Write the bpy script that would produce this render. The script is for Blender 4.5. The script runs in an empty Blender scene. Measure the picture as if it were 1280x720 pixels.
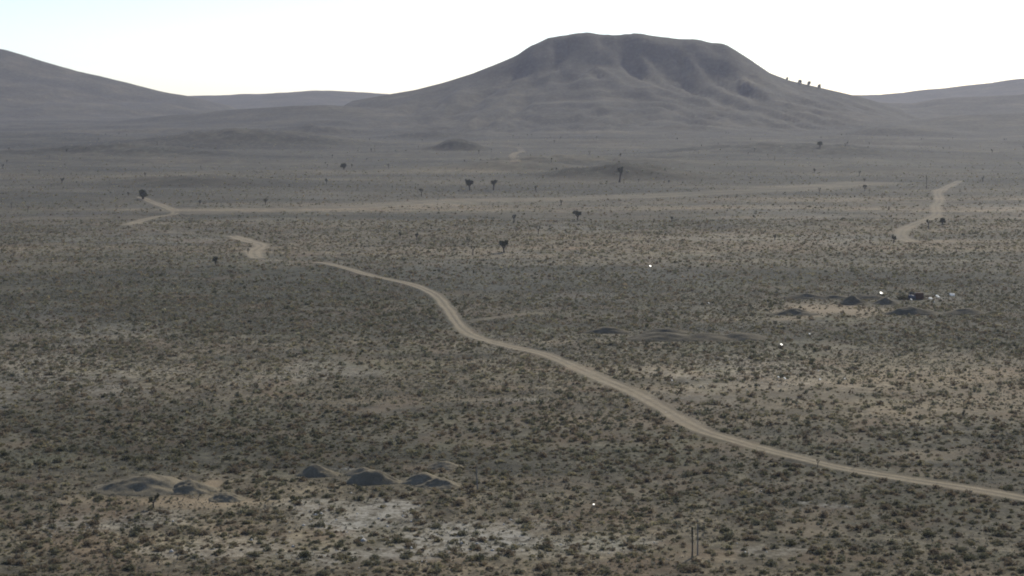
import bpy, math, random
import numpy as np
from mathutils import Vector
from mathutils.bvhtree import BVHTree

R = math.radians
random.seed(7)
rng = np.random.default_rng(11)
scene = bpy.context.scene
col = scene.collection

# ------------------------------------------------------------------ camera
F = 2030.0                      # focal length in pixels of a 1280 wide picture
PITCH = math.atan(233.0 / F)
cam_d = bpy.data.cameras.new('camera')
cam = bpy.data.objects.new('camera', cam_d)
col.objects.link(cam)
cam.location = (0, 0, 0)
cam.rotation_euler = (R(90) - PITCH, 0, 0)
cam_d.sensor_width = 36.0
cam_d.lens = F / 1280.0 * 36.0
cam_d.clip_start = 0.5
cam_d.clip_end = 40000
scene.camera = cam

# ------------------------------------------------------------------ world, sun
SUN_AZ, SUN_EL = 30.0, 36.0     # clockwise from +Y, above the horizon
world = bpy.data.worlds.new('World')
scene.world = world
world.use_nodes = True
wn = world.node_tree
wn.nodes.clear()
sky = wn.nodes.new('ShaderNodeTexSky')
sky.sky_type = 'NISHITA'
sky.sun_disc = False
sky.sun_elevation = R(SUN_EL)
sky.sun_rotation = R(SUN_AZ)
sky.altitude = 900
sky.air_density = 0.75
sky.dust_density = 0.8
sky.ozone_density = 1.0
bg = wn.nodes.new('ShaderNodeBackground')
bg.inputs['Strength'].default_value = 0.12
wo = wn.nodes.new('ShaderNodeOutputWorld')
wn.links.new(sky.outputs[0], bg.inputs['Color'])
wn.links.new(bg.outputs[0], wo.inputs['Surface'])

sun_d = bpy.data.lights.new('sun', 'SUN')
sun_d.energy = 3.2
sun_d.angle = R(0.53)
sun_d.color = (1.0, 0.94, 0.79)
sun = bpy.data.objects.new('sun', sun_d)
col.objects.link(sun)
sd = Vector((math.sin(R(SUN_AZ)) * math.cos(R(SUN_EL)), math.cos(R(SUN_AZ)) * math.cos(R(SUN_EL)), math.sin(R(SUN_EL))))
sun.rotation_euler = sd.to_track_quat('Z', 'Y').to_euler()

vs = scene.view_settings
vs.view_transform = 'Standard'
vs.look = 'None'
vs.exposure = 0.40
vs.gamma = 1.0
vs.use_curve_mapping = False
scene.cycles.filter_width = 1.9
scene.cycles.volume_bounces = 1

HAZE_DENSITY = 0.00007

# ------------------------------------------------------------------ helpers
def hash2(ix, iy, s):
    h = (ix.astype(np.int64) * 374761393 + iy.astype(np.int64) * 668265263 + s * 1442695041) & 0xFFFFFFFF
    h = ((h ^ (h >> 13)) * 1274126177) & 0xFFFFFFFF
    h = ((h ^ (h >> 16)) * 2246822519) & 0xFFFFFFFF
    return ((h ^ (h >> 15)) & 0xFFFFFF) / float(0xFFFFFF)

def vnoise(x, y, s=0):
    x = np.asarray(x, float); y = np.asarray(y, float)
    ix = np.floor(x); iy = np.floor(y)
    fx = x - ix; fy = y - iy
    fx = fx * fx * (3 - 2 * fx); fy = fy * fy * (3 - 2 * fy)
    a = hash2(ix, iy, s); b = hash2(ix + 1, iy, s); c = hash2(ix, iy + 1, s); d = hash2(ix + 1, iy + 1, s)
    return (a + (b - a) * fx) * (1 - fy) + (c + (d - c) * fx) * fy

def fbm(x, y, s=0, o=4):
    v = 0; a = 0.5; t = 0
    for k in range(o):
        v = v + a * vnoise(x, y, s + k * 17); t += a
        x = x * 2.03 + 5.1; y = y * 2.03 + 1.7; a *= 0.5
    return v / t * 2 - 1          # -1..1

def sstep(a, b, x):
    t = np.clip((x - a) / (b - a), 0, 1)
    return t * t * (3 - 2 * t)

CP, SP = math.cos(PITCH), math.sin(PITCH)
def ray(px, py):
    a = (px - 640.0) / F; b = (360.0 - py) / F
    return np.array([a, b * SP + CP, b * CP - SP])
def at_depth(px, py, Y):
    r = ray(px, py); return r * (Y / r[1])
def project(x, y, z):
    dep = y * CP - z * SP
    up = y * SP + z * CP
    return 640 + F * x / dep, 360 - F * up / dep

GZ = -52.0

# ------------------------------------------------------------------ terrain height
def ridge_curve(Y, pts):
    w = np.array([at_depth(p, q, Y) for p, q in pts])
    return w[:, 0], w[:, 2]

MESA = (2600, [(300, 190), (400, 150), (440, 126), (485, 118), (520, 112), (555, 103), (590, 92), (620, 80), (645, 70), (662, 58), (685, 47),
               (705, 45), (722, 41), (735, 39.5), (750, 42.5), (775, 43), (800, 41), (815, 44), (832, 47), (850, 48), (872, 49), (890, 53), (906, 55),
               (918, 62), (940, 76), (962, 91), (985, 100), (1010, 106), (1045, 114), (1075, 121), (1120, 134), (1200, 175)])
LEFT = (3300, [(-700, 90), (-400, 60), (-100, 45), (0, 61), (62, 80), (90, 88), (130, 98), (165, 107), (195, 114), (230, 120), (280, 132), (340, 160)])
FAR = (4400, [(-1500, 150), (-300, 122), (150, 125), (230, 119.5), (280, 118.5), (330, 117), (375, 114.5), (400, 113.5), (430, 114.5), (485, 117.5), (600, 120),
              (1000, 120), (1075, 118.5), (1110, 118), (1150, 114), (1199, 109), (1280, 99), (1400, 88), (1700, 92), (2400, 130)])
MID = (2450, [(-500, 170), (0, 164), (62, 160), (110, 155), (150, 150), (200, 145), (250, 141), (300, 137), (345, 133), (400, 131), (440, 133), (480, 137), (560, 145), (640, 175)])
RFOOT = (3000, [(960, 150), (1010, 130), (1060, 124), (1100, 128), (1150, 128), (1175, 124), (1199, 122), (1280, 118), (1400, 108), (1700, 120)])
RLOW = (2250, [(900, 175), (980, 162), (1040, 154), (1100, 150), (1150, 152), (1199, 146), (1280, 142), (1500, 140), (1900, 160)])
CURVES = {}
for nm, (Y, pts) in dict(mesa=MESA, left=LEFT, far=FAR, mid=MID, rfoot=RFOOT, rlow=RLOW).items():
    CURVES[nm] = (Y,) + ridge_curve(Y, pts)

def crest(nm, x):
    Y, cx, cz = CURVES[nm]
    return np.interp(x, cx, cz, left=GZ - 40, right=GZ - 40)

KNOLLS = [  # px, py, width m, height m
    (458, 166, 46, 9), (480, 170, 30, 6), (572, 190, 26, 6), (420, 172, 70, 7), (390, 175, 60, 6), (860, 176, 60, 5), (640, 214, 60, 4),
    (785, 222, 60, 5), (900, 283, 17, 2.2), (1050, 280, 22, 1.5), (105, 270, 40, 1.8), (240, 228, 60, 3), (700, 208, 90, 5), (300, 186, 120, 7), (150, 196, 110, 6), (540, 178, 60, 5), (980, 196, 120, 5), (1120, 176, 90, 6)]
KN = []
for (px, py, w, h) in KNOLLS:
    r = ray(px, py); t = (GZ + 2) / r[2]
    KN.append((r[0] * t, r[1] * t, w, h * (1.9 if py < 235 else 1.2)))

def height(x, y):
    x = np.asarray(x, float); y = np.asarray(y, float)
    x, y = np.broadcast_arrays(x, y)
    amp = np.interp(y, [150, 400, 900, 1500, 2400], [0.3, 0.8, 2.4, 6.0, 9.0])
    z = GZ + amp * fbm(x / 260 + 3.3, y / 150 + 1.2, 3, 3) + 0.18 * fbm(x / 14, y / 14, 9, 3)
    z = z + 1.6 * np.interp(y, [500, 900, 1700, 3000], [0, 1, 2.8, 3]) * fbm((x + y * .3) / 420, y / 70, 21, 3)
    z = z + np.interp(y, [1100, 1600, 2200, 3500, 5000, 9000], [0, 3, 12, 24, 30, 40])
    for (kx, ky, w, h) in KN:
        r2 = ((x - kx) / w) ** 2 + ((y - ky) / (w * 0.55)) ** 2
        m = r2 < 9
        z = z + np.where(m, h * np.exp(-r2 * 1.3) * (1 + 0.3 * fbm(x / 12, y / 12, 31, 3)), 0)
    base = z

    def smax(a, b, k=3.0):
        d = (a - b) / k
        return b + k * np.logaddexp(0, d)

    def simple(nm, W, Wb, pw, rough, seed):
        Y = CURVES[nm][0]
        yy = y + 90 * fbm(x / 500, x * 0 + 7.0, seed, 2)
        c = crest(nm, x) + 2.0 * fbm(x / 60, x * 0, seed + 3, 3)
        t = (Y - yy) / W
        tf = np.clip(t, 0, 1)
        pf = (1 - tf) ** pw
        tb = np.clip(-t * W / Wb, 0, 1)
        pb = 1 - sstep(0, 1, tb)
        p = np.where(t > 0, pf, pb)
        hh = np.maximum(c - GZ, 0)
        g = np.abs(fbm((x + 0.45 * (Y - y)) / 150, (y - 0.2 * x) / 420, seed + 5, 4))
        mod = 4 * tf * (1 - tf)
        out = GZ - 6 + (hh + 6) * p * (1 - rough * mod * (0.9 - g * 2))
        return out

    # mesa with a steeper rim, concave flank and gullies
    Ym = CURVES['mesa'][0]
    c = crest('mesa', x)
    hh = np.maximum(c - GZ, 0)
    mes = sstep(95, 140, hh)
    t = (Ym - y) / (900 + 60 * fbm(x / 300, x * 0 + 2, 51, 2))
    tf = np.clip(t, 0, 1)
    pf = (0.17 * mes) * (1 - sstep(0.0, 0.12, tf + 0.05 * fbm(x / 90, y / 90, 61, 3) * sstep(0, .06, tf))) + (1 - 0.17 * mes) * (1 - tf) ** 2.3
    tb = np.clip((y - Ym - 160 * mes) / 420, 0, 1)
    pb = 1 - sstep(0, 1, tb)
    p = np.where(t > 0, pf, pb)
    wx = x + 16 * fbm(x / 120, y / 160, 77, 3)
    sk = np.where(wx > 130, 0.62, -0.35)
    sk = -0.22 + 0.66 * sstep(20, 240, wx)
    g1 = 1 - np.abs(fbm((wx - sk * (Ym - y)) / 85, (y) / 620, 71, 3)) * 2.2
    g2 = fbm((wx - sk * (Ym - y)) / 34, y / 190, 73, 3)
    mod = sstep(0.02, 0.2, tf) * (1 - sstep(0.45, 0.95, tf))
    amt = 0.075 + 0.03 * sstep(60, 260, x) 
    ms = GZ - 6 + (hh + 6) * p * (1 + mod * (amt * (g1 - 0.75) * 1.3 + 0.09 * g2)) + mes * 2.6 * fbm(x / 22, y / 22, 91, 4) * (1 - sstep(0, .2, tf))
    rim = mes * sstep(0.0, 0.03, t) * (1 - sstep(0.10, 0.22, tf))
    ms = ms + (mod * 1.0 + rim) * sstep(40, 90, hh) * (5.5 * (1 - 2 * np.abs(fbm((x - sk * (Ym - y)) / 26, y / 60, 93, 3))) - 2 + 2.2 * fbm(x / 16, y / 22, 95, 2))
    z = smax(base, ms, 3)
    z = smax(z, simple('left', 1100, 700, 1.6, 0.2, 101), 3)
    z = smax(z, simple('far', 1100, 1500, 1.2, 0.05, 111), 3)
    z = smax(z, simple('mid', 600, 330, 1.5, 0.22, 121), 2)
    z = smax(z, simple('rfoot', 800, 500, 1.6, 0.2, 131), 3)
    z = smax(z, simple('rlow', 800, 500, 2.0, 0.2, 141), 2)
    # the hillside the photographer stands on
    hill = -1.7 - 0.46 * np.maximum(y + 4, 0) + 0.25 * fbm(x / 6, y / 6, 151, 3) - 0.0009 * x * x
    hill = np.where(y < -4, -1.7 + 0.08 * np.minimum(-y, 150) - 0.0009 * x * x, hill)
    z = smax(z, hill, 1.2)
    return z

# ------------------------------------------------------------------ mesh helpers
def tag(o, label=None, cat=None, group=None, kind=None):
    if label: o['label'] = label
    if cat: o['category'] = cat
    if group: o['group'] = group
    if kind: o['kind'] = kind
    return o

def mesh_np(name, co, faces, mat=None, smooth=False, fcol=None, mat_idx=None, mats=None):
    """co Nx3, faces Mx3 or Mx4 numpy."""
    me = bpy.data.meshes.new(name)
    n = faces.shape[1]; m = len(faces)
    me.vertices.add(len(co)); me.vertices.foreach_set('co', np.ascontiguousarray(co, dtype=np.float32).ravel())
    me.loops.add(m * n); me.loops.foreach_set('vertex_index', np.ascontiguousarray(faces, dtype=np.int32).ravel())
    me.polygons.add(m)
    me.polygons.foreach_set('loop_start', np.arange(m, dtype=np.int32) * n)
    me.polygons.foreach_set('loop_total', np.full(m, n, dtype=np.int32))
    me.update(calc_edges=True)
    if smooth: me.polygons.foreach_set('use_smooth', np.ones(m, bool))
    for mt in (mats or [mat]):
        if mt: me.materials.append(mt)
    if mat_idx is not None: me.polygons.foreach_set('material_index', np.asarray(mat_idx, dtype=np.int32))
    return me

def vattr(me, name, val):
    a = me.attributes.new(name, 'FLOAT', 'POINT')
    a.data.foreach_set('value', np.ascontiguousarray(val, dtype=np.float32))
def cattr(me, name, val):
    a = me.attributes.new(name, 'FLOAT_COLOR', 'POINT')
    v = np.ones((len(val), 4), np.float32); v[:, :3] = val
    a.data.foreach_set('color', v.ravel())

def link(name, me, parent=None):
    o = bpy.data.objects.new(name, me); col.objects.link(o)
    if parent: o.parent = parent
    return o
def empty(name, loc=(0, 0, 0), rz=0):
    o = bpy.data.objects.new(name, None); col.objects.link(o)
    o.location = loc; o.rotation_euler = (0, 0, rz); o.empty_display_size = 0.3
    return o

# ------------------------------------------------------------------ materials
def new_mat(name):
    m = bpy.data.materials.new(name); m.use_nodes = True
    nt = m.node_tree; nt.nodes.clear()
    o = nt.nodes.new('ShaderNodeOutputMaterial'); b = nt.nodes.new('ShaderNodeBsdfPrincipled')
    nt.links.new(b.outputs[0], o.inputs['Surface'])
    b.inputs['Roughness'].default_value = 0.95
    b.inputs['Specular IOR Level'].default_value = 0.15
    return m, nt, b

def N(nt, t, **kw):
    n = nt.nodes.new(t)
    for k, v in kw.items(): setattr(n, k, v)
    return n
def noise(nt, scale, detail=4, rough=0.6, vec=None):
    n = N(nt, 'ShaderNodeTexNoise'); n.inputs['Scale'].default_value = scale
    n.inputs['Detail'].default_value = detail; n.inputs['Roughness'].default_value = rough
    if vec is not None: nt.links.new(vec, n.inputs['Vector'])
    return n.outputs['Fac']
def ramp(nt, fac, stops):
    n = N(nt, 'ShaderNodeValToRGB')
    e = n.color_ramp.elements
    while len(e) < len(stops): e.new(0.5)
    for i, (p, c) in enumerate(stops):
        e[i].position = p; e[i].color = (c[0], c[1], c[2], 1) if not isinstance(c, float) else (c, c, c, 1)
    nt.links.new(fac, n.inputs[0]); return n.outputs[0]
def mix(nt, fac, a, b, mode='MIX'):
    n = N(nt, 'ShaderNodeMix', data_type='RGBA', blend_type=mode)
    for sock, v in ((n.inputs['Factor'], fac), (n.inputs[6], a), (n.inputs[7], b)):
        if hasattr(v, 'is_linked'): nt.links.new(v, sock)
        elif isinstance(v, (int, float)): sock.default_value = v
        else: sock.default_value = (*v, 1)
    return n.outputs[2]
def attr(nt, name, out='Fac'):
    n = N(nt, 'ShaderNodeAttribute', attribute_name=name); return n.outputs[out]

def ground_material():
    m, nt, b = new_mat('desert_ground')
    tc = N(nt, 'ShaderNodeTexCoord').outputs['Object']
    # soil: grey-tan base with wide and fine mottling
    wide = ramp(nt, noise(nt, 0.02, 6, 0.65, tc), [(0.30, (0.078, 0.069, 0.047)), (0.5, (0.103, 0.090, 0.064)), (0.72, (0.138, 0.118, 0.083))])
    mp = N(nt, 'ShaderNodeMapping'); nt.links.new(tc, mp.inputs['Vector']); mp.inputs['Scale'].default_value = (0.0028, 0.012, 0.01)
    bands_ = noise(nt, 1.0, 5, 0.6, mp.outputs[0])
    wide = mix(nt, 1.0, wide, ramp(nt, bands_, [(0.35, (0.68, 0.72, 0.66)), (0.5, (1.0, 1.0, 0.96)), (0.65, (1.30, 1.22, 1.16))]), 'MULTIPLY')
    fine = ramp(nt, noise(nt, 0.9, 6, 0.75, tc), [(0.32, 0.35), (0.5, 0.9), (0.68, 1.65)])
    c = mix(nt, 1.0, wide, fine, 'MULTIPLY')
    blot = ramp(nt, noise(nt, 0.16, 4, 0.65, tc), [(0.34, 0.62), (0.5, 1.0), (0.66, 1.35)])
    c = mix(nt, 1.0, c, blot, 'MULTIPLY')
    def veil(scale, lo, hi, amt, colr):
        q = ramp(nt, noise(nt, scale, 4, 0.6, tc), [(lo, 0.0), (hi, 1.0)])
        k = N(nt, 'ShaderNodeMath', operation='MULTIPLY'); nt.links.new(q, k.inputs[0]); k.inputs[1].default_value = amt
        return mix(nt, k.outputs[0], c, colr)
    c = veil(0.085, 0.52, 0.66, 0.55, (0.135, 0.094, 0.060))
    c = veil(0.07, 0.54, 0.68, 0.55, (0.098, 0.094, 0.056))
    # pale salty or stony flats, tan bare soil, darker steep slopes and patches, some of them painted bank shade
    sp = ramp(nt, noise(nt, 0.9, 4, 0.7, tc), [(0.38, 0.05), (0.6, 1.0)])
    pf = N(nt, 'ShaderNodeMath', operation='MULTIPLY'); nt.links.new(attr(nt, 'pale'), pf.inputs[0]); nt.links.new(sp, pf.inputs[1])
    c = mix(nt, pf.outputs[0], c, (0.25, 0.235, 0.20))
    c = mix(nt, attr(nt, 'tan'), c, (0.215, 0.168, 0.110))
    c = mix(nt, attr(nt, 'dark'), c, (0.075, 0.07, 0.062))
    # distant low brush that covers the hills
    c = mix(nt, attr(nt, 'hill'), c, mix(nt, 1.0, ramp(nt, noise(nt, 0.016, 7, 0.7, tc), [(0.34, (0.026, 0.025, 0.017)), (0.5, (0.044, 0.041, 0.028)), (0.66, (0.076, 0.066, 0.044))]), ramp(nt, noise(nt, 0.12, 5, 0.7, tc), [(0.32, 0.5), (0.68, 1.5)]), 'MULTIPLY'))
    c = mix(nt, 1.0, c, ramp(nt, bands_, [(0.38, (0.70, 0.72, 0.72)), (0.5, (1.0, 1.0, 1.0)), (0.6, (1.30, 1.25, 1.18))]), 'MULTIPLY')
    mp2 = N(nt, 'ShaderNodeMapping'); nt.links.new(tc, mp2.inputs['Vector']); mp2.inputs['Scale'].default_value = (0.012, 0.045, 0.03)
    c = mix(nt, 1.0, c, ramp(nt, noise(nt, 1.0, 5, 0.65, mp2.outputs[0]), [(0.36, 0.78), (0.5, 1.0), (0.64, 1.22)]), 'MULTIPLY')
    vor = N(nt, 'ShaderNodeTexVoronoi'); vor.inputs['Scale'].default_value = 0.16; nt.links.new(tc, vor.inputs['Vector'])
    dots = ramp(nt, vor.outputs['Distance'], [(0.20, 1.0), (0.42, 0.0)])
    br = N(nt, 'ShaderNodeMath', operation='MULTIPLY'); nt.links.new(attr(nt, 'brush'), br.inputs[0]); nt.links.new(dots, br.inputs[1])
    c = mix(nt, br.outputs[0], c, (0.075, 0.078, 0.055))
    rd = ramp(nt, noise(nt, 0.8, 4, 0.6, tc), [(0.3, (0.205, 0.165, 0.108)), (0.7, (0.285, 0.235, 0.160))])
    c = mix(nt, attr(nt, 'road'), c, rd)
    nt.links.new(c, b.inputs['Base Color'])
    bp = N(nt, 'ShaderNodeBump'); bp.inputs['Strength'].default_value = 0.7; bp.inputs['Distance'].default_value = 0.25
    nt.links.new(noise(nt, 1.6, 5, 0.7, tc), bp.inputs['Height']); nt.links.new(bp.outputs[0], b.inputs['Normal'])
    return m
M_ground = ground_material()

def plant_material(name):
    m, nt, b = new_mat(name)
    nt.links.new(attr(nt, 'tint', 'Color'), b.inputs['Base Color'])
    b.inputs['Roughness'].default_value = 0.8
    tr = N(nt, 'ShaderNodeBsdfTranslucent'); nt.links.new(attr(nt, 'tint', 'Color'), tr.inputs['Color'])
    ms = N(nt, 'ShaderNodeMixShader'); ms.inputs[0].default_value = 0.38
    out = [n for n in nt.nodes if n.type == 'OUTPUT_MATERIAL'][0]
    nt.links.new(b.outputs[0], ms.inputs[1]); nt.links.new(tr.outputs[0], ms.inputs[2]); nt.links.new(ms.outputs[0], out.inputs['Surface'])
    return m
M_plant = plant_material('brush_leaves')

def noisy_mat(name, c1, c2, scale, rough=0.9, metal=0.0, spec=0.2):
    m, nt, b = new_mat(name)
    tc = N(nt, 'ShaderNodeTexCoord').outputs['Object']
    nt.links.new(ramp(nt, noise(nt, scale, 5, 0.65, tc), [(0.3, c1), (0.7, c2)]), b.inputs['Base Color'])
    b.inputs['Roughness'].default_value = rough; b.inputs['Metallic'].default_value = metal
    b.inputs['Specular IOR Level'].default_value = spec
    return m
M_bark = noisy_mat('joshua_bark', (0.05, 0.042, 0.034), (0.12, 0.10, 0.08), 6)
M_spike = noisy_mat('joshua_leaves', (0.075, 0.082, 0.045), (0.14, 0.145, 0.08), 3, 0.7)
M_deadwood = noisy_mat('dead_wood', (0.15, 0.135, 0.115), (0.26, 0.235, 0.20), 5)
M_white = noisy_mat('white_painted_sheet', (0.42, 0.42, 0.40), (0.62, 0.62, 0.60), 2, 0.7, 0.0, 0.3)
M_tin = noisy_mat('bare_tin', (0.62, 0.62, 0.62), (0.85, 0.85, 0.85), 3, 0.55, 1.0)
M_rust = noisy_mat('rusty_sheet', (0.06, 0.03, 0.02), (0.14, 0.075, 0.05), 3, 0.8)
M_blue = noisy_mat('faded_blue_paint', (0.08, 0.085, 0.105), (0.12, 0.125, 0.15), 2, 0.6)
M_darkwood = noisy_mat('weathered_board', (0.09, 0.075, 0.06), (0.17, 0.14, 0.11), 4)
M_rock = noisy_mat('pale_stone', (0.30, 0.285, 0.255), (0.50, 0.48, 0.44), 3)
M_mound = None

# ------------------------------------------------------------------ roads in plan
def gpoint(px, py):
    r = ray(px, py); t = GZ / r[2]
    lo, hi = 20.0, 6000.0
    ts = np.concatenate([np.arange(90, 600, 1.0), np.arange(600, 5200, 4.0)])
    X = r[0] * ts / r[1]; Y = ts; Z = r[2] * ts / r[1]
    h = height(X, Y)
    k = np.argmax(Z < h)
    if k == 0: return X[-1], Y[-1]
    a = (Z[k - 1] - h[k - 1]); b_ = (h[k] - Z[k]); f = a / (a + b_ + 1e-9)
    return X[k - 1] + (X[k] - X[k - 1]) * f, Y[k - 1] + (Y[k] - Y[k - 1]) * f

ROADS = [
    # name, half width, strength, pts
    ('dirt_road', 1.25, 1.0, [(1420, 652), (1290, 625), (1199, 609), (1120, 597), (1050, 585), (980, 568), (920, 552), (870, 535), (830, 512), (790, 490), (750, 473),
                        (710, 455), (680, 443), (640, 434), (600, 423), (578, 411), (567, 397), (558, 384), (543, 368), (512, 355), (470, 346), (440, 338),
                        (410, 330), (392, 328)]),
    ('dirt_track', 1.5, 0.15, [(392, 328), (370, 327), (345, 326), (328, 323)]),
    ('dirt_road', 2.2, 1.0, [(328, 323), (320, 321), (318, 314), (327, 307), (312, 302), (290, 295)]),
    ('dirt_track', 2.0, 0.14, [(290, 295), (255, 293.5), (220, 291), (190, 287), (160, 282)]),
    ('dirt_road', 1.8, 0.75, [(156, 282), (172, 277.5), (192, 272), (220, 266.5), (207, 259), (188, 252), (174, 246)]),
    ('dirt_road', 1.8, 0.6, [(1200, 226), (1186, 233), (1172, 240), (1175, 250), (1169, 258), (1171, 268), (1150, 278), (1130, 287), (1127, 296), (1140, 303)]),
    ('dirt_track', 1.2, 0.3, [(584, 403), (612, 398), (650, 393.5), (680, 392)]),
    ('dirt_track', 1.3, 0.25, [(130, 408), (165, 418), (195, 428), (225, 437), (290, 441)]),
    ('dirt_track', 0.7, 0.2, [(880, 633), (905, 615), (922, 600), (935, 578), (938, 560)]),
    ('dirt_track', 13.0, 0.3, [(221, 266), (300, 263), (380, 261), (450, 259), (560, 252), (680, 249), (800, 246), (920, 240), (1020, 234), (1100, 228)]),
    ('dirt_track', 1.8, 0.15, [(645, 202), (640, 196), (652, 190), (648, 184)]),
]
def catmull(P, n=10):
    P = np.array(P, float); out = []
    Q = np.vstack([2 * P[0] - P[1], P, 2 * P[-1] - P[-2]])
    for i in range(1, len(Q) - 2):
        for k in range(n):
            t = k / n
            out.append(0.5 * ((2 * Q[i]) + (-Q[i - 1] + Q[i + 1]) * t + (2 * Q[i - 1] - 5 * Q[i] + 4 * Q[i + 1] - Q[i + 2]) * t * t + (-Q[i - 1] + 3 * Q[i] - 3 * Q[i + 1] + Q[i + 2]) * t ** 3))
    out.append(Q[-2]); return np.array(out)
def resample(P, step):
    d = np.r_[0, np.cumsum(np.hypot(*np.diff(P, axis=0).T))]
    n = max(2, int(d[-1] / step)); s = np.linspace(0, d[-1], n)
    return np.c_[np.interp(s, d, P[:, 0]), np.interp(s, d, P[:, 1])]
road_paths = []
for (nm, hw, st, pts) in ROADS:
    W = [gpoint(*p) for p in pts]
    cpath = resample(catmull(W, 8), 1.5)
    road_paths.append((nm, hw, st, cpath))
road_pts = np.vstack([p[3] for p in road_paths]); road_hw = np.concatenate([np.full(len(p[3]), p[1]) for p in road_paths])
road_st = np.concatenate([np.full(len(p[3]), p[2]) for p in road_paths])

# grid lookup of the distance to the nearest road point
CELL = 8.0
road_grid = {}
for i, (x, y) in enumerate(road_pts):
    road_grid.setdefault((int(x // CELL), int(y // CELL)), []).append(i)
def road_mask(x, y, mrg=0.0):
    """0..1, how much of a road core lies here."""
    x = np.asarray(x); y = np.asarray(y)
    res = np.zeros(x.shape)
    kx = np.floor(x / CELL).astype(int); ky = np.floor(y / CELL).astype(int)
    key = kx.astype(np.int64) * 100003 + ky
    near = set()
    for (a, b) in road_grid:
        for da in (-1, 0, 1):
            for db in (-1, 0, 1): near.add((a + da) * 100003 + (b + db))
    idx = np.nonzero(np.isin(key, np.fromiter(near, dtype=np.int64)))[0]
    for s in range(0, len(idx), 4000):
        ii = idx[s:s + 4000]
        # group per cell
        for kk in np.unique(key[ii]):
            jj = ii[key[ii] == kk]
            a, b = kx[jj[0]], ky[jj[0]]
            cand = [c for da in (-1, 0, 1) for db in (-1, 0, 1) for c in road_grid.get((a + da, b + db), [])]
            cand = np.array(cand)
            d = np.hypot(x[jj][:, None] - road_pts[cand, 0], y[jj][:, None] - road_pts[cand, 1]) - road_hw[cand]
            v = (1 - sstep(-0.6 + mrg, 0.8 + mrg, d)) * np.where(mrg > 0, sstep(0.1, 0.6, road_st[cand]) , road_st[cand])
            res[jj] = v.max(axis=1)
    return res

# ------------------------------------------------------------------ soil and bank-shade patches in plan (centre px,py, half size px, kind, strength)
PATCH = [
    (450, 645, 100, 22, 'pale', 1.), (560, 668, 125, 24, 'pale', .95), (500, 692, 170, 14, 'pale', .9), (90, 650, 60, 18, 'pale', .5), (180, 652, 70, 14, 'pale', .5), (400, 630, 50, 9, 'pale', .6),
    (1045, 632, 22, 4, 'pale', 1.), (1005, 628, 14, 3, 'pale', .9), (1090, 645, 24, 3, 'pale', .7), (940, 612, 30, 6, 'pale', .5),
    (940, 470, 130, 26, 'pale', .36), (870, 500, 90, 24, 'pale', .28), (620, 345, 150, 20, 'pale', .25), (830, 345, 100, 18, 'pale', .25), (130, 490, 60, 10, 'pale', .5),
    (430, 586, 26, 3, 'pale', .8), (640, 500, 50, 4, 'pale', .5), (720, 370, 80, 10, 'pale', .35), (560, 590, 40, 6, 'tan', .45), (660, 655, 90, 14, 'pale', .45),
    (960, 690, 60, 10, 'pale', .4), (310, 680, 80, 12, 'pale', .4), (1120, 515, 60, 10, 'tan', .45), (1165, 570, 45, 10, 'tan', .5), (1010, 660, 50, 10, 'tan', .4), (700, 680, 160, 14, 'pale', .6), (250, 690, 130, 12, 'pale', .6),
    (1045, 388, 85, 10, 'tan', .95), (1000, 380, 40, 5, 'tan', .4), (950, 398, 70, 4, 'tan', .3), (240, 628, 90, 7, 'tan', .7), (262, 606, 14, 9, 'tan', .8), (100, 625, 50, 8, 'tan', .45),
    (520, 585, 50, 7, 'tan', .5), (620, 600, 50, 5, 'tan', .5), (1170, 588, 60, 8, 'tan', .4), (870, 412, 110, 6, 'dark', .35), (1155, 373, 70, 4, 'pale', .6), (1000, 640, 40, 10, 'tan', .35),  # the dark patch paints the long bank's shade into the ground
    (520, 500, 120, 6, 'tan', .25), (250, 440, 60, 8, 'tan', .3), (320, 395, 50, 6, 'dark', .25), (100, 268, 60, 5, 'dark', .5), (900, 282, 26, 5, 'dark', .5),
    (400, 247, 60, 3, 'pale', .4), (1110, 372, 70, 5, 'pale', .25), (620, 218, 60, 4, 'pale', .35), (490, 310, 160, 6, 'dark', .2), (700, 222, 120, 5, 'dark', .25),
]
PW = []
for (px, py, sx, sy, kd, st) in PATCH:
    x, y = gpoint(px, py); x2, _ = gpoint(px + sx, py); y1 = gpoint(px, py - sy)[1]; y2 = gpoint(px, py + sy)[1]
    PW.append((x, y, abs(x2 - x), max(1.0, abs(y1 - y2) / 2), kd, st))
def patches(x, y):
    out = {'pale': np.zeros(x.shape), 'tan': np.zeros(x.shape), 'dark': np.zeros(x.shape)}
    j = fbm(x / 7, y / 7, 201, 4)
    for (cx, cy, sx, sy, kd, st) in PW:
        d = np.sqrt(((x - cx) / sx) ** 2 + ((y - cy) / sy) ** 2) + 0.75 * j
        out[kd] = np.maximum(out[kd], st * (1 - sstep(0.45, 1.1, d)))
    # random soft flats over the whole plain
    n = fbm(x / 60, y / 60, 211, 4)
    out['pale'] = np.maximum(out['pale'], 0.3 * sstep(0.22, 0.5, n))
    n2 = fbm(x / 90 + 9, y / 45, 221, 4)
    out['tan'] = np.maximum(out['tan'], 0.28 * sstep(0.2, 0.5, n2))
    return out

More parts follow.
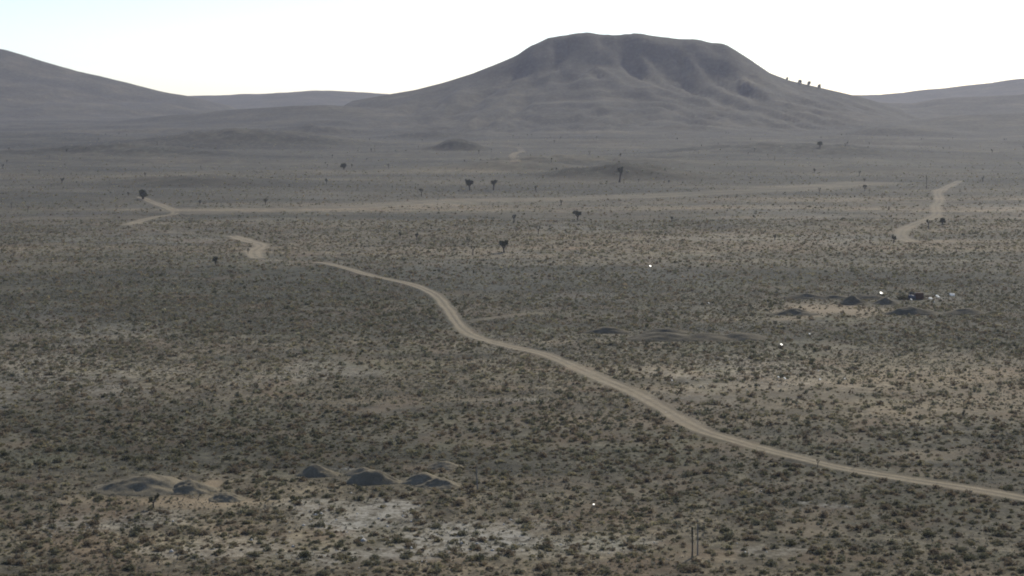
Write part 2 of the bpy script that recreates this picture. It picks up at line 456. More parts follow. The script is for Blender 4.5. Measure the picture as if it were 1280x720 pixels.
# ------------------------------------------------------------------ ground sheet
ys = list(np.arange(-300, 60, 20.0)) + list(np.arange(60, 160, 3.0))
y = 160.0
while y < 4800:
    ys.append(y); y += max(0.8, 0.0048 * y)
while y < 5900:
    ys.append(y); y += 120
ys = np.array(ys)
us = np.arange(-0.42, 0.4201, 0.0026)
ext = 0.42 + np.cumsum(np.geomspace(0.008, 0.25, 22))
ext = ext * (1.9 / ext[-1]) if ext[-1] > 1.9 else ext
us = np.concatenate([-ext[::-1], us, ext])
YY, UU = np.meshgrid(ys, us, indexing='ij')
XX = UU * np.maximum(YY, 160)
XX = np.clip(XX, -4500, 4500)
ZZ = height(XX.ravel(), YY.ravel()).reshape(XX.shape)
nr, nc = XX.shape
co = np.c_[XX.ravel(), YY.ravel(), ZZ.ravel()]
ii = np.arange(nr * nc).reshape(nr, nc)
faces = np.c_[ii[:-1, :-1].ravel(), ii[:-1, 1:].ravel(), ii[1:, 1:].ravel(), ii[1:, :-1].ravel()]
me = mesh_np('desert_plain', co, faces, M_ground, smooth=True)
pt = patches(co[:, 0], co[:, 1])
gy, gx = np.gradient(ZZ); 
slope = np.abs(np.gradient(ZZ, axis=0) / np.maximum(np.gradient(YY, axis=0), 1e-3)).ravel()
hillness = sstep(0.10, 0.28, slope) * sstep(900, 1500, co[:, 1])
dk = np.maximum(pt['dark'], 0.25 * sstep(0.33, 0.55, slope) * sstep(1500, 1900, co[:, 1]))
dk = np.maximum(dk, 0.35 * hillness * (0.5 + 0.8 * fbm(co[:, 0] / 80, co[:, 1] / 80, 231, 4)))
vattr(me, 'pale', pt['pale'] * (1 - hillness)); vattr(me, 'tan', pt['tan'] * (1 - hillness)); vattr(me, 'dark', np.clip(dk, 0, 1))
vattr(me, 'brush', 0.7 * sstep(600, 1300, co[:, 1])); vattr(me, 'hill', np.maximum(0.95 * hillness, 0.95 * sstep(450, 1350, co[:, 1] + 220 * fbm(co[:, 0] / 200, co[:, 1] / 60, 881, 3))))
vattr(me, 'road', np.zeros(len(co)))
ground = tag(link('desert_plain', me), kind='structure')
bvh = BVHTree.FromPolygons([tuple(v) for v in co.tolist()], faces.tolist())
def gz(x, y):
    h = bvh.ray_cast(Vector((float(x), float(y), 900)), Vector((0, 0, -1)))
    return h[0].z if h[0] else float(height(x, y))
def on_ground(px, py):
    r = Vector(ray(px, py)).normalized()
    h = bvh.ray_cast(Vector((0, 0, 0)), r)
    return h[0] if h[0] else Vector(at_depth(px, py, 2500))

# ------------------------------------------------------------------ road strips
for (nm, hw, st, P) in road_paths:
    T = np.gradient(P, axis=0); T /= np.maximum(np.linalg.norm(T, axis=1), 1e-6)[:, None]
    Nn = np.c_[-T[:, 1], T[:, 0]]
    offs = np.array([-1.9, -1.3, -1.0, -0.72, -0.4, 0, 0.4, 0.72, 1.0, 1.3, 1.9])
    core = np.array([0, 0.2, 0.65, 1, .95, 0.35, .95, 1, 0.65, 0.2, 0]) * st
    s = np.arange(len(P)) * 1.5
    wl = hw * (1 + 0.3 * fbm(s / 9, s * 0 + 1, 301, 4)); wr = hw * (1 + 0.3 * fbm(s / 9, s * 0 + 5, 307, 4))
    nr_ = np.interp(P[:, 1], [200, 290, 380, 480], [.85, .9, 1.3, 1.1]) if len(P) > 250 else 1.0
    wl = wl * nr_; wr = wr * nr_
    V = []; A = []
    for k, o in enumerate(offs):
        w = (wl if o < 0 else wr) * o
        q = P + Nn * w[:, None]
        zz = np.array([gz(a, b) for a, b in q])
        lift = (0.05 + 0.00012 * np.maximum(q[:, 1] - 200, 0)) if abs(o) < 1.5 else -0.02
        V.append(np.c_[q, zz + lift + (0.10 if abs(abs(o) - 1.3) < .01 and st > .6 else 0)])
        A.append(core[k] * (0.9 + 0.25 * fbm(s / 5, s * 0 + k, 311, 3)))
    V = np.stack(V, 1); A = np.stack(A, 1)
    n, m = V.shape[:2]
    ii = np.arange(n * m).reshape(n, m)
    fc = np.c_[ii[:-1, :-1].ravel(), ii[:-1, 1:].ravel(), ii[1:, 1:].ravel(), ii[1:, :-1].ravel()]
    V = V.reshape(-1, 3)
    me = mesh_np(nm, V, fc, M_ground, smooth=True)
    q = patches(V[:, 0], V[:, 1])
    for kk in ('pale', 'tan', 'dark'): vattr(me, kk, q[kk])
    vattr(me, 'brush', 0.8 * sstep(700, 1500, V[:, 1]) * (1 - np.clip(A.ravel() * 1.5, 0, 1)))
    vattr(me, 'road', np.clip(A.ravel(), 0, 1))
    tag(link(nm, me), kind='structure')

# ------------------------------------------------------------------ dirt mounds
def mound(px, py, wpx, hpx, depth_ratio, label, seed, skew=0.0, dark=0.0, lumps=1):
    c = on_ground(px, py); s = F / c.y
    w = wpx / s * 0.5; h = hpx / s * (0.70 if seed < 8 else 0.78); w *= 1.35; dp = max(2.0, w * depth_ratio)
    n = 46
    gxx, gyy = np.meshgrid(np.linspace(-1.25, 1.25, n), np.linspace(-1.25, 1.25, n))
    x = gxx * w; y = gyy * dp
    hh = np.zeros_like(x)
    rs = np.random.default_rng(seed)
    if lumps == 1: L = [(skew * 0.2, 0, 1, 1)]
    else: L = [((k / (lumps - 1) - 0.5) * 1.2, rs.uniform(-.15, .15), rs.uniform(.55, .75), (1, .72, .85, .6)[k % 4]) for k in range(lumps)]
    for (lx, ly, lw, lh) in L:
        r = np.sqrt(((gxx - lx) / lw) ** 2 + ((gyy - ly) / max(lw, .7)) ** 2) + 0.14 * fbm(gxx * 2 + seed, gyy * 2, seed, 3) + 0.08 * fbm(gxx * 7 + seed, gyy * 7, seed + 2, 2)
        rc = np.clip(r, 0, 1); hh = np.maximum(hh, lh * (1 - rc ** 1.7) ** 2.0 * (1 + 0.25 * fbm(gxx * 3 + seed, gyy * 3, seed + 9, 3)))
    edge = sstep(0.0, 0.15, hh)
    hh = h * hh * (1 + 0.10 * fbm(gxx * 5, gyy * 5, seed + 4, 3)) 
    gxw = x + c.x; gyw = y + c.y
    z = np.array([gz(a, b) for a, b in zip(gxw.ravel(), gyw.ravel())]).reshape(x.shape) - c.z
    z = z + hh + 0.015 + 0.05 * edge - 0.25 * (1 - sstep(0.0, 0.02, hh / h))
    ii = np.arange(n * n).reshape(n, n)
    fc = np.c_[ii[:-1, :-1].ravel(), ii[:-1, 1:].ravel(), ii[1:, 1:].ravel(), ii[1:, :-1].ravel()]
    keep = (hh / h).ravel()[fc].max(axis=1) > 0.001
    me = mesh_np('dirt_mound', np.c_[x.ravel(), y.ravel(), z.ravel()], fc[keep], M_spoil_shade if seed >= 8 else M_mound, smooth=True)
    o = link('dirt_mound', me); o.location = c
    MOUNDS.append((c.x, c.y, w, dp))
    tag(o, label, 'mound', 'dirt mounds and spoil banks on the plain')
    return o
MOUNDS = []
def mound_material(name='spoil_dirt', k=1.0):
    m, nt, b = new_mat(name)
    tc = N(nt, 'ShaderNodeTexCoord').outputs['Object']
    a = ramp(nt, noise(nt, 0.35, 5, 0.6, tc), [(0.3, (0.130 * k, 0.110 * k, 0.074 * k)), (0.7, (0.21 * k, 0.175 * k, 0.118 * k))])
    f = ramp(nt, noise(nt, 2.5, 6, 0.75, tc), [(0.3, 0.7), (0.7, 1.25)])
    nt.links.new(mix(nt, 1.0, a, f, 'MULTIPLY'), b.inputs['Base Color'])
    bp = N(nt, 'ShaderNodeBump'); bp.inputs['Strength'].default_value = 0.6; bp.inputs['Distance'].default_value = 0.2
    nt.links.new(noise(nt, 1.8, 5, 0.7, tc), bp.inputs['Height']); nt.links.new(bp.outputs[0], b.inputs['Normal'])
    return m
M_mound = mound_material(); M_spoil_shade = mound_material('shaded_spoil_dirt', 0.72)  # darker copy paints the shaded slopes of the right-hand banks into the dirt colour
mound(180, 611, 120, 27, 0.55, 'widest grey dirt mound at the lower left, dark side towards the camera', 1, 0.3)
mound(238, 613, 62, 20, 0.6, 'pointed dirt mound adjoining the right end of the widest one', 2)
mound(284, 624, 40, 14, 0.7, 'small rounded dirt mound with pinkish top right of the wide pair', 3)
mound(425, 594, 74, 19, 0.5, 'long low grey dirt mound, leftmost of the lower centre cluster', 4, 0, 0, 2)
mound(498, 603, 84, 26, 0.5, 'largest and darkest dirt mound in the lower centre cluster', 5, 0, 0, 2)
mound(556, 584, 40, 11, 0.6, 'small flat dark mound behind the lower centre cluster', 6)
mound(549, 607, 50, 15, 0.6, 'low dirt mound at the right end of the lower centre cluster', 7)
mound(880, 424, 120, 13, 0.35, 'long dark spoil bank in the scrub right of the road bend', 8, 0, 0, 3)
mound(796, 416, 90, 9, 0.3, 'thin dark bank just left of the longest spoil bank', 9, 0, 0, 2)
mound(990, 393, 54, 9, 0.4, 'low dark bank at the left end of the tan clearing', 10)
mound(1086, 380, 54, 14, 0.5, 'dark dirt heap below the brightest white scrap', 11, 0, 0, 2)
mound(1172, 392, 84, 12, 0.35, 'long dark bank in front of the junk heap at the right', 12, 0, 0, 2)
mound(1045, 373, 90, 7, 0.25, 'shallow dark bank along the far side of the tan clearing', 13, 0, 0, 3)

# ------------------------------------------------------------------ scrub
PAL = np.array([[0.100, 0.096, 0.054], [0.155, 0.144, 0.090], [0.180, 0.142, 0.092], [0.21, 0.18, 0.105], [0.24, 0.21, 0.125]])
def clump_local(n, rs, flat=0.62):
    """n leaf-sized triangles spread through a dome of unit radius."""
    th = rs.uniform(0, 2 * np.pi, n); u = rs.uniform(0, 1, n) ** 0.45; el = np.arcsin(rs.uniform(0, 1, n))
    r = u * rs.uniform(.75, 1.1, n)
    lob = 1 + 0.25 * np.sin(3 * th + rs.uniform(0, 6))
    c = np.c_[r * np.cos(th) * np.cos(el) * lob, r * np.sin(th) * np.cos(el) * lob, r * np.sin(el) * flat * 1.25 + 0.04]
    return c
def build_clumps(cx, cy, cz, rad, hgt, tint, nleaf, leaf, rs):
    m = len(cx)
    th = rs.uniform(0, 2 * np.pi, (m, nleaf)); u = rs.uniform(0.05, 1, (m, nleaf)) ** 0.45; se = rs.uniform(0, 1, (m, nleaf)); ce = np.sqrt(1 - se * se)
    lob = 1 + 0.28 * np.sin(3 * th + rs.uniform(0, 6, (m, 1))) + 0.15 * np.sin(5 * th + rs.uniform(0, 6, (m, 1)))
    C = np.stack([cx[:, None] + rad[:, None] * u * lob * np.cos(th) * ce, cy[:, None] + rad[:, None] * u * lob * np.sin(th) * ce,
                  cz[:, None] + hgt[:, None] * (u * se * 0.95 + 0.03)], -1)
    a = rs.normal(size=(m, nleaf, 3)); a /= np.linalg.norm(a, axis=-1, keepdims=True)
    b = rs.normal(size=(m, nleaf, 3)); b = np.cross(a, b); b /= np.linalg.norm(b, axis=-1, keepdims=True)
    L = (leaf * rad[:, None] * rs.uniform(.7, 1.3, (m, nleaf)))[..., None]
    p0 = C + a * L; p1 = C - a * L * .5 + b * L * .8; p2 = C - a * L * .5 - b * L * .8
    V = np.stack([p0, p1, p2], 2)
    V[..., 2] = np.maximum(V[..., 2], cz[:, None, None] - 0.05)
    V = V.reshape(-1, 3)
    T = np.repeat(tint[:, None, :] * rs.uniform(.75, 1.3, (m, nleaf, 1)), 3, axis=1).reshape(-1, 3)
    Fc = np.arange(len(V)).reshape(-1, 3)
    return V, Fc, T

# candidate points: jittered grids per distance band
bands = [(150, 260, .88, 50, .32), (260, 420, 1.0, 18, .45), (420, 700, 1.35, 10, .6), (700, 1150, 2.8, 7, .75), (1150, 2300, 5.6, 5, .9)]
allp = []
for (y0, y1, sp, nl, lf) in bands:
    xm = 0.44 * y1
    gx_, gy_ = np.meshgrid(np.arange(-xm, xm, sp), np.arange(y0, y1, sp))
    x = gx_.ravel() + rng.uniform(-.5, .5, gx_.size) * sp; y = gy_.ravel() + rng.uniform(-.5, .5, gx_.size) * sp
    k = (np.abs(x) < 0.40 * y + 8) & (y > 148); x = x[k]; y = y[k]
    pt = patches(x, y)
    dens = 0.62 + 0.38 * fbm(x / 22, y / 22, 401, 4) + 0.35 * fbm(x / 6, y / 6, 409, 3)
    dens -= 0.25 * pt['pale'] + 0.45 * pt['tan'] - 0.15 * pt['dark']
    rm = road_mask(x, y, 0.8)
    k = (rng.uniform(0, 1, len(x)) < dens) & (rm < 0.35)
    for (mx, my, mw, md) in MOUNDS:
        r = ((x - mx) / mw) ** 2 + ((y - my) / md) ** 2
        k &= (r > 0.9) | (rng.uniform(0, 1, len(x)) < 0.04)
    x = x[k]; y = y[k]
    k = rng.uniform(0, 1, len(x)) < np.interp(y, [150, 700, 1150, 2300], [1, .9, .7, .15]); x = x[k]; y = y[k]
    n = len(x)
    rad = np.clip(rng.lognormal(-1.28, 0.52, n), .13, .75)
    kind = np.clip((rng.uniform(0, 1, n) * 3.4 + 1.0 * fbm(x / 30, y / 30, 421, 3) + 0.75), 0, 4.99).astype(int)
    hgt = rad * rng.uniform(.75, 1.15, n) * np.where(kind >= 3, .75, 1)
    allp.append(dict(x=x, y=y, rad=rad, hgt=hgt, kind=kind, nl=nl, lf=lf))
tot = 0
near = []
for bi, P in enumerate(allp):
    z = height(P['x'], P['y']); P['z'] = z
    px, py = project(P['x'], P['y'], z); P['px'] = px; P['py'] = py
    if bi == 0:
        inview = (px > 0) & (px < 1280) & (py < 724)
        score = np.where(inview & (P['kind'] < 4), P['rad'] / P['y'], -1)
        order = np.argsort(-score)[:300]
        mk = np.zeros(len(px), bool); mk[order] = True
        P['pick'] = mk
    else: P['pick'] = np.zeros(len(px), bool)

SV, SF, ST = [], [], []; off = 0
for P in allp:
    k = ~P['pick']
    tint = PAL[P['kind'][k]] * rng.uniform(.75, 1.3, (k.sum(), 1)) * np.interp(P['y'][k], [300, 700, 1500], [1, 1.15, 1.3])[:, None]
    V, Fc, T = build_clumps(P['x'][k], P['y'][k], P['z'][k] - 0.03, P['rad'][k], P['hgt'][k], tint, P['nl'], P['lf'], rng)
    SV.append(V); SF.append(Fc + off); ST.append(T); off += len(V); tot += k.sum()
me = mesh_np('desert_scrub', np.vstack(SV), np.vstack(SF), M_plant); cattr(me, 'tint', np.vstack(ST))
tag(link('desert_scrub', me), 'low grey green and brown scrub covering the whole plain', 'scrub', None, 'stuff')
print('scrub clumps', tot, 'tris', off // 3)

# the largest bushes in the foreground, one object each
KINDS = [('dark olive desert bush, among the largest in the foreground scrub', 'dark olive bushes in the foreground'),
         ('grey green desert bush, among the largest in the foreground scrub', 'grey green bushes in the foreground'),
         ('brownish dry desert bush, among the largest in the foreground scrub', 'brownish dry bushes in the foreground'),
         ('pale straw coloured bush, among the largest in the foreground scrub', 'straw coloured bushes in the foreground')]
BM = {}
for kd in range(4):
    for v in range(5):
        t = PAL[kd][None, :]
        V, Fc, T = build_clumps(np.zeros(1), np.zeros(1), np.zeros(1), np.ones(1), np.array([0.9]), t, 170, .19, rng)
        # a few woody stems rising from the root
        m = mesh_np('desert_bush', V, Fc, M_plant); cattr(m, 'tint', T); BM[kd, v] = m
P = allp[0]
for i in np.nonzero(P['pick'])[0]:
    kd = int(P['kind'][i])
    o = link('desert_bush', BM[kd, random.randrange(5)])
    o.location = (P['x'][i], P['y'][i], P['z'][i] - 0.04)
    r = P['rad'][i]; o.scale = (r, r, P['hgt'][i]); o.rotation_euler = (0, 0, random.uniform(0, 6.28))
    tag(o, KINDS[kd][0], 'bush', KINDS[kd][1])

# dry grass tufts between the bushes: fine straw-coloured blades
n = 90000
gy_ = np.sqrt(rng.uniform(150 ** 2, 460 ** 2, n)); gx_ = gy_ * rng.uniform(-.37, .37, n)
ok = (road_mask(gx_, gy_, 0.3) < .3) & (fbm(gx_ / 15, gy_ / 15, 501, 3) > -.15); gx_ = gx_[ok]; gy_ = gy_[ok]
r = rng.uniform(.10, .27, len(gx_))
tc_ = np.array([[0.22, 0.195, 0.135], [0.15, 0.145, 0.12], [0.11, 0.11, 0.075]])[rng.integers(0, 3, len(gx_))] * rng.uniform(.65, 1.25, (len(gx_), 1))
V, Fc, T = build_clumps(gx_, gy_, height(gx_, gy_), r, r * 1.1, tc_, 5, .55, rng)
me = mesh_np('dry_grass', V, Fc, M_plant); cattr(me, 'tint', T)
tag(link('dry_grass', me), 'thin straw coloured dry grass between the bushes', 'grass', None, 'stuff')

# small stones on the pale flats
def stones():
    X, Y = [], []
    for (cx, cy, sx, sy, kd, st) in PW:
        if kd == 'pale' and cy < 420:
            k = int(min(900, 0.5 * sx * sy * st)); X.append(rng.normal(cx, sx * .55, k)); Y.append(rng.normal(cy, sy * .55, k))
    x = np.concatenate(X); y = np.concatenate(Y); k = y > 150; x = x[k]; y = y[k]
    base = np.array([[1, 0, 0], [0, 1, 0], [-1, 0, 0], [0, -1, 0], [.1, .1, .8], [0, 0, -.5]], float)
    fc = np.array([[0, 1, 4], [1, 2, 4], [2, 3, 4], [3, 0, 4], [1, 0, 5], [2, 1, 5], [3, 2, 5], [0, 3, 5]])
    m = len(x); s = rng.lognormal(-2.1, .5, m).clip(.06, .45)
    V = base[None] * rng.uniform(.6, 1.2, (m, 6, 3)) * s[:, None, None] + np.stack([x, y, height(x, y)], -1)[:, None, :]
    Fa = (fc[None] + 6 * np.arange(m)[:, None, None]).reshape(-1, 3)
    me = mesh_np('loose_stones', V.reshape(-1, 3), Fa, M_rock)
    tag(link('loose_stones', me), 'pale loose stones scattered over the bare flats', 'stones', None, 'stuff')
stones()

# ------------------------------------------------------------------ Joshua trees
def tube(pts, rads, nseg=7):
    V = []; Fc = []
    pts = [Vector(p) for p in pts]
    for i, p in enumerate(pts):
        d = (pts[min(i + 1, len(pts) - 1)] - pts[max(i - 1, 0)]).normalized()
        a = d.orthogonal().normalized(); b = d.cross(a)
        for k in range(nseg):
            an = 2 * math.pi * k / nseg
            q = p + (a * math.cos(an) + b * math.sin(an)) * rads[i] * (1 + 0.12 * random.uniform(-1, 1)); V.append(tuple(q))
    for i in range(len(pts) - 1):
        for k in range(nseg):
            a0 = i * nseg + k; a1 = i * nseg + (k + 1) % nseg
            Fc.append((a0, a1, a1 + nseg, a0 + nseg))
    return V, Fc
def joshua(H, levels, spread, seed, trunk_frac=0.45, dead=False, nspike=70, spike=0.34, rad=0.26):
    if levels == 0 and not dead: rad = 0.13
    rnd = random.Random(seed)
    tV, tF, sV, sF = [], [], [], []
    def add(V, Fc):
        o = len(tV); tV.extend(V); tF.extend([tuple(i + o for i in f) for f in Fc])
    def head(c, d, L, n):
        for k in range(n):
            v = Vector((rnd.gauss(0, 1), rnd.gauss(0, 1), rnd.gauss(0, 1))).normalized()
            v = (v + d * 0.55).normalized()
            base = c - d * rnd.uniform(0, L * (6.0 if levels == 0 else 2.6))
            side = v.orthogonal().normalized() * 0.055
            side.rotate(__import__('mathutils').Quaternion(v, rnd.uniform(0, 3)))
            tip = base + v * spike * rnd.uniform(.8, 1.2)
            o = len(sV)
            sV.extend([tuple(base - side), tuple(base + side), tuple(tip)]); sF.append((o, o + 1, o + 2))
    def grow(p, d, L, r, lev):
        k = 4; pts = [p]; rr = [r]
        q = p.copy(); dd = d.copy()
        for i in range(k):
            dd = (dd + Vector((rnd.uniform(-.13, .13) * (1 if lev else .4), rnd.uniform(-.13, .13) * (1 if lev else .4), 0.12 if lev else 0))).normalized()
            q = q + dd * L / k; pts.append(q.copy()); rr.append(r * (1 - 0.25 * (i + 1) / k))
        add(*tube(pts, rr, 7))
        if lev == levels:
            if not dead: head(q, dd, spike, nspike)
            return
        nb = rnd.choice([2, 3, 3] if lev == 0 else [2, 2, 3])
        a0 = rnd.uniform(0, 6.28)
        for j in range(nb):
            a = a0 + j * 6.28 / nb + rnd.uniform(-.4, .4)
            nd = (dd * 0.8 + Vector((math.cos(a), math.sin(a), 0.15)) * spread).normalized()
            grow(q.copy(), nd, L * rnd.uniform(.5, .8), r * .78, lev + 1)
    grow(Vector((0, 0, -0.15)), Vector((rnd.uniform(-.06, .06), rnd.uniform(-.06, .06), 1)).normalized(), H * trunk_frac if levels else H, rad, 0)
    tv = np.array(tV); zmax = tv[:, 2].max() + (0 if dead else spike * .6); s = H / zmax
    tv = tv * s
    tm = mesh_np('trunk', tv, np.array(tF), M_deadwood if dead else M_bark, smooth=True)
    sm = None
    if not dead and sV:
        sm = mesh_np('crown', np.array(sV) * s, np.array(sF), M_spike)
    return tm, sm
def joined(tm, sm, name):
    """trunk and crown as one small mesh for the trees too far to show parts."""
    tv = np.array([v.co[:] for v in tm.vertices]); tf = [list(p.vertices) for p in tm.polygons]
    sv = np.array([v.co[:] for v in sm.vertices]); sf = [list(p.vertices) for p in sm.polygons]
    me = bpy.data.meshes.new(name)
    me.from_pydata(np.vstack([tv, sv]).tolist(), [], tf + [[i + len(tv) for i in f] for f in sf])
    me.materials.append(M_bark); me.materials.append(M_spike)
    me.polygons.foreach_set('material_index', np.array([0] * len(tf) + [1] * len(sf), dtype=np.int32))
    return me

protos = {}
def plant_tree(px, py, hpx, label, style, group='Joshua trees on the plain', dist=None):
    c = Vector(at_depth(px, py, dist)) if dist else on_ground(px, py)
    if dist: c.z = gz(c.x, c.y) - 0.8
    H = hpx * .85 * c.y / F
    cfg = dict(full=(4, .8, .30, 110), open=(3, .7, .36, 130), single=(0, .5, 1.0, 320), forked=(2, .45, .5, 150), round=(4, .9, .18, 130))[style]
    tm, sm = joshua(5.0, cfg[0], cfg[1], int(px * 7 + py), cfg[2], False, cfg[3], .42 if style != 'single' else .26)
    k = H / 5.0
    o = empty('joshua_tree', c); o.scale = (k, k, k); o.rotation_euler = (0, 0, 0)
    link('trunk', tm, o); link('crown', sm, o)
    tag(o, label, 'tree', group)
    return o
plant_tree(630, 316, 20, 'dark branching Joshua tree, most conspicuous in the middle of the plain', 'full')
plant_tree(722, 276, 16, 'round headed Joshua tree right of and beyond the most conspicuous one', 'full')
plant_tree(617, 238, 16, 'tall stemmed Joshua tree, right one of a distant pair', 'open')
plant_tree(587, 238, 17, 'leaning bushy Joshua tree, left one of a distant pair', 'full')
plant_tree(774, 228, 24, 'tall narrow Joshua tree standing against the foot of the flat topped mountain', 'open')
plant_tree(179, 249, 15, 'rounded dark Joshua tree at the head of the switchback track', 'round')
plant_tree(270, 332, 15, 'dark Joshua tree left of the pale road kink', 'full')
plant_tree(500, 298, 10, 'small Joshua tree, left of two close together left of centre', 'open')
plant_tree(521, 300, 11, 'small Joshua tree, right of two close together left of centre', 'open')
plant_tree(591, 319, 14, 'thin Joshua tree just left of the most conspicuous one', 'forked')
plant_tree(527, 244, 10, 'small distant Joshua tree on the pale band left of centre', 'open')
plant_tree(430, 212, 10, 'isolated small Joshua tree on the far left slope', 'round')
plant_tree(408, 230, 9, 'tiny Joshua tree below the isolated one on the far left slope', 'open')
plant_tree(1025, 184, 9, 'tiny round Joshua tree at the foot of the right shoulder', 'round')
plant_tree(1081, 239, 10, 'small Joshua tree left of the right hand track', 'open')
plant_tree(1117, 304, 13, 'dark Joshua tree at the lower end of the right hand track', 'open')
plant_tree(1178, 281, 11, 'dark Joshua tree right of the right hand track', 'round')
plant_tree(1158, 236, 20, 'tall thin Joshua tree near the top of the right hand track', 'single')
plant_tree(840, 278, 9, 'small faint Joshua tree in the middle distance right of centre', 'open')
plant_tree(310, 317, 8, 'small Joshua tree beside the pale road kink', 'open')
plant_tree(865, 697, 49, 'thin pole like Joshua tree at the bottom edge of the photo', 'single')
plant_tree(192, 636, 24, 'small branching Joshua tree in front of the widest dirt mound', 'open')
plant_tree(1022, 584, 13, 'short Joshua tree standing on the near side of the road', 'forked')
plant_tree(1072, 583, 20, 'thin upright Joshua tree just beyond the road at the right', 'single')
for i, (px, hp, w) in enumerate([(1000, 7, 'leftmost'), (1011, 8, 'middle'), (1024, 7, 'rightmost'), (984, 5, 'highest and smallest')]):
    d = 2592 if px != 984 else 2598
    plant_tree(px, 108, hp, w + ' little tree on the skyline right of the flat topped mountain', 'round', 'trees on the right skyline', d)

def dead_trunk(px, py, hpx, label, levels=0):
    c = on_ground(px, py); H = hpx * c.y / F
    tm, _ = joshua(H, levels, .5, int(px), .6, True, rad=0.09)
    tm.name = 'dead_trunk'
    o = link('dead_trunk', tm); o.location = c
    tag(o, label, 'dead tree')
dead_trunk(597, 612, 28, 'thin dead trunk standing right of the dirt mound cluster')
dead_trunk(872, 694, 40, 'pale dead stalk beside the pole like Joshua tree at the bottom edge')

# many small Joshua trees between the middle distance and the foot of the hills
far_meshes = []
for v in range(6):
    tm, sm = joshua(4.2, (3, 2, 3, 1, 2, 3)[v], .7, 900 + v, (.42, .6, .35, 1, .45, .55)[v], False, 34, .5)
    far_meshes.append(joined(tm, sm, 'joshua_tree'))
cnt = 0
while cnt < 140:
    yy = math.sqrt(random.uniform(480 ** 2, 2000 ** 2)); xx = yy * random.uniform(-.36, .36)
    if fbm(np.array([xx / 160]), np.array([yy / 160]), 601, 2)[0] < -.2: continue
    o = link('joshua_tree', random.choice(far_meshes))
    o.location = (xx, yy, gz(xx, yy)); s = random.uniform(.45, .95); o.scale = (s, s, s); o.rotation_euler = (0, 0, random.uniform(0, 6.28))
    tag(o, 'tiny faint Joshua tree scattered over the middle and far plain', 'tree', 'tiny Joshua trees scattered over the far plain'); cnt += 1

# ------------------------------------------------------------------ junk and scraps
glint_n = (sd + Vector((0, -1, 0.12)).normalized()).normalized()
def sheet(name, w, d, mat, seed, thick=0.02, crumple=0.06):
    n = 7; rs = np.random.default_rng(seed)
    gx_, gy_ = np.meshgrid(np.linspace(-w / 2, w / 2, n), np.linspace(-d / 2, d / 2, n))
    zz = crumple * (rs.uniform(-1, 1, (n, n)) * .5 + np.sin(gx_ / w * 5 + seed) * .6)
    top = np.c_[(gx_ + rs.uniform(-.04, .04, (n, n)) * w).ravel(), (gy_ + rs.uniform(-.04, .04, (n, n)) * d).ravel(), zz.ravel()]
    bot = top.copy(); bot[:, 2] -= thick
    V = np.vstack([top, bot]); ii = np.arange(n * n).reshape(n, n); q = n * n
    f = [(ii[a, b], ii[a, b + 1], ii[a + 1, b + 1], ii[a + 1, b]) for a in range(n - 1) for b in range(n - 1)]
    f += [tuple(i + q for i in t[::-1]) for t in list(f)]
    rim = [ii[0, k] for k in range(n)] + [ii[k, n - 1] for k in range(1, n)] + [ii[n - 1, k] for k in range(n - 2, -1, -1)] + [ii[k, 0] for k in range(n - 2, 0, -1)]
    f += [(rim[k], rim[k] + q, rim[(k + 1) % len(rim)] + q, rim[(k + 1) % len(rim)]) for k in range(len(rim))]
    return mesh_np(name, V, np.array(f), mat, smooth=False)
def scrap(px, py, wpx, label, mat, seed, glint=True, lift=.35, dmul=.8, group='pale scraps in the scrub'):
    c = on_ground(px, py); w = wpx * .8 * c.y / F
    me = sheet('metal_scrap' if mat is M_tin else 'white_scrap', w, w * dmul, mat, seed, crumple=0.05 * w)
    o = link(me.name.split('.')[0], me)
    o.location = c + Vector((0, 0, lift * w + .15))
    nrm = glint_n if glint else Vector((random.uniform(-.3, .3), -random.uniform(.2, .6), 1)).normalized()
    o.rotation_euler = nrm.to_track_quat('Z', 'Y').to_euler()
    tag(o, label, 'scrap', group)
scrap(1102, 369, 6.5, 'brightest gleaming white scrap, above the dark heap at the right', M_tin, 1)
scrap(977, 433, 5, 'gleaming white scrap alone in the scrub above the pale flat', M_tin, 2)
scrap(981, 475, 5, 'larger of two white scraps side by side on the pale flat', M_white, 3)
scrap(973, 473, 4, 'smaller left one of two white scraps side by side on the pale flat', M_white, 4)
scrap(1025, 476, 4, 'small white scrap right of the side by side pair', M_white, 5)
scrap(742, 633, 4, 'small white scrap in the lower scrub below the road', M_tin, 6, True, .35, .5)
scrap(813, 334, 3.5, 'tiny white scrap in the upper scrub right of centre', M_tin, 7)
scrap(1012, 419, 4, 'tiny yellowish white scrap up and right of the lone gleaming one', M_white, 8)
scrap(886, 380, 3, 'tiny pale scrap beyond the long spoil bank', M_white, 9)
scrap(1056, 475, 3, 'faint pale scrap, farthest right of the pale flat row', M_white, 10)
scrap(840, 477, 3, 'faint pale scrap at the left end of the pale flat near the road', M_white, 11)
scrap(1139, 376, 4, 'small pale scrap lying in front of the junk heap', M_white, 12)
scrap(1109, 375, 5, 'dull pinkish white scrap beside the dark heap', M_white, 13, False)
scrap(1172, 373, 8, 'wide pale sheet, largest of three right of the junk heap', M_white, 14)
scrap(1163, 375, 6, 'pale sheet nearest the junk heap of three', M_white, 15, False)
scrap(1190, 371, 8, 'pale sheet farthest right of three near the junk heap', M_white, 16, False)

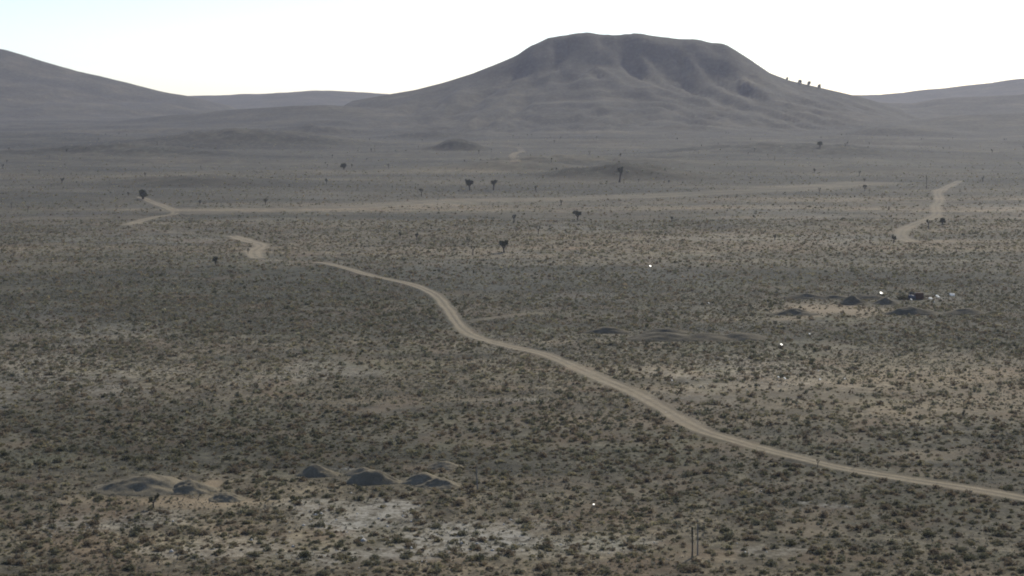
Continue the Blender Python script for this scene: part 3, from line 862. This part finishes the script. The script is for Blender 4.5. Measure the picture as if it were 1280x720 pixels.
# junk heap: rusty boxes, a faded blue drum, leaning boards
def boxm(name, w, d, h, mat, bev=0.05, jit=0.05):
    import bmesh
    bm = bmesh.new(); bmesh.ops.create_cube(bm, size=1)
    for v in bm.verts:
        v.co.x *= w; v.co.y *= d; v.co.z *= h
        v.co += Vector((random.uniform(-jit, jit), random.uniform(-jit, jit), random.uniform(-jit, jit)))
    bmesh.ops.bevel(bm, geom=bm.edges[:], offset=bev, segments=2, affect='EDGES')
    me = bpy.data.meshes.new(name); bm.to_mesh(me); bm.free(); me.materials.append(mat); return me
c = on_ground(1141, 374)
def junk(name, me, dx, dy, dz, rot, label, cat):
    o = link(name, me); o.location = (c.x + dx, c.y + dy, c.z + dz); o.rotation_euler = rot
    tag(o, label, cat, 'junk dumped at the right of the plain'); return o
t = empty('rusty_cabinet', c + Vector((1.6, 0, 0))); tag(t, 'dark rusty brown cabinet, right part of the junk heap', 'cabinet', 'junk dumped at the right of the plain')
b = link('cabinet_body', boxm('cabinet_body', 2.0, 1.1, 1.7, M_rust), t); b.location = (0, 0, .8)
b = link('cabinet_door', boxm('cabinet_door', 1.7, .06, 1.4, M_rust, .02, .03), t); b.location = (0, -.62, .85)
V, Fc = tube([(-.9, 0, 0), (-.88, 0, 0), (-.4, 0, 0), (-.38, 0, 0), (.38, 0, 0), (.4, 0, 0), (.88, 0, 0), (.9, 0, 0)], [.30, .56, .56, .6, .6, .56, .56, .30], 18)
Fc2 = Fc
me = bpy.data.meshes.new('steel_drum'); me.from_pydata(V, [], Fc2 + [tuple(range(17, -1, -1)), tuple(range(7 * 18, 8 * 18))]); me.materials.append(M_blue)
junk('steel_drum', me, -.3, -.2, .55, (0, R(8), R(15)), 'faded bluish drum lying between bush and rusty cabinet', 'drum')
junk('wooden_board', boxm('wooden_board', 2.6, .06, .9, M_darkwood, .01, .02), .5, .9, 1.0, (R(-20), R(25), 0), 'dark board leaning behind the drum in the junk heap', 'board')
V, Fc, T = build_clumps(np.zeros(3), np.array([0., .3, -.2]), np.zeros(3), np.array([.9, .8, 1.1]), np.array([1.5, 1.7, 1.2]), PAL[[0, 0, 1]] * .8, 200, .16, rng)
V[:, 0] += np.repeat([-.7, .2, .6], 600)
me = mesh_np('dark_bush', V, Fc, M_plant); cattr(me, 'tint', T)
o = link('dark_bush', me); o.location = (c.x - 2.6, c.y, c.z); tag(o, 'dark tall bush at the left end of the junk heap', 'bush')

# ------------------------------------------------------------------ haze
import bmesh
bm = bmesh.new(); bmesh.ops.create_cube(bm, size=1)
zlo = float(co[:, 2].min()) - 1.0; zhi = max(float(co[:, 2].max()), 0) + 12.0
hz = bpy.data.meshes.new('haze'); bm.to_mesh(hz); bm.free()
m = bpy.data.materials.new('haze_air'); m.use_nodes = True; nt = m.node_tree; nt.nodes.clear()
out = nt.nodes.new('ShaderNodeOutputMaterial'); pv = nt.nodes.new('ShaderNodeVolumePrincipled')
pv.inputs['Color'].default_value = (0.84, 0.84, 1.0, 1); pv.inputs['Density'].default_value = HAZE_DENSITY; pv.inputs['Anisotropy'].default_value = 0.2
nt.links.new(pv.outputs[0], out.inputs['Volume'])
hz.materials.append(m)
ho = link('haze', hz); ho.scale = (9200, 6600, zhi - zlo); ho.location = (0, 2850, (zhi + zlo) / 2)
tag(ho, 'thin bluish haze over the far hills', 'haze', None, 'stuff')
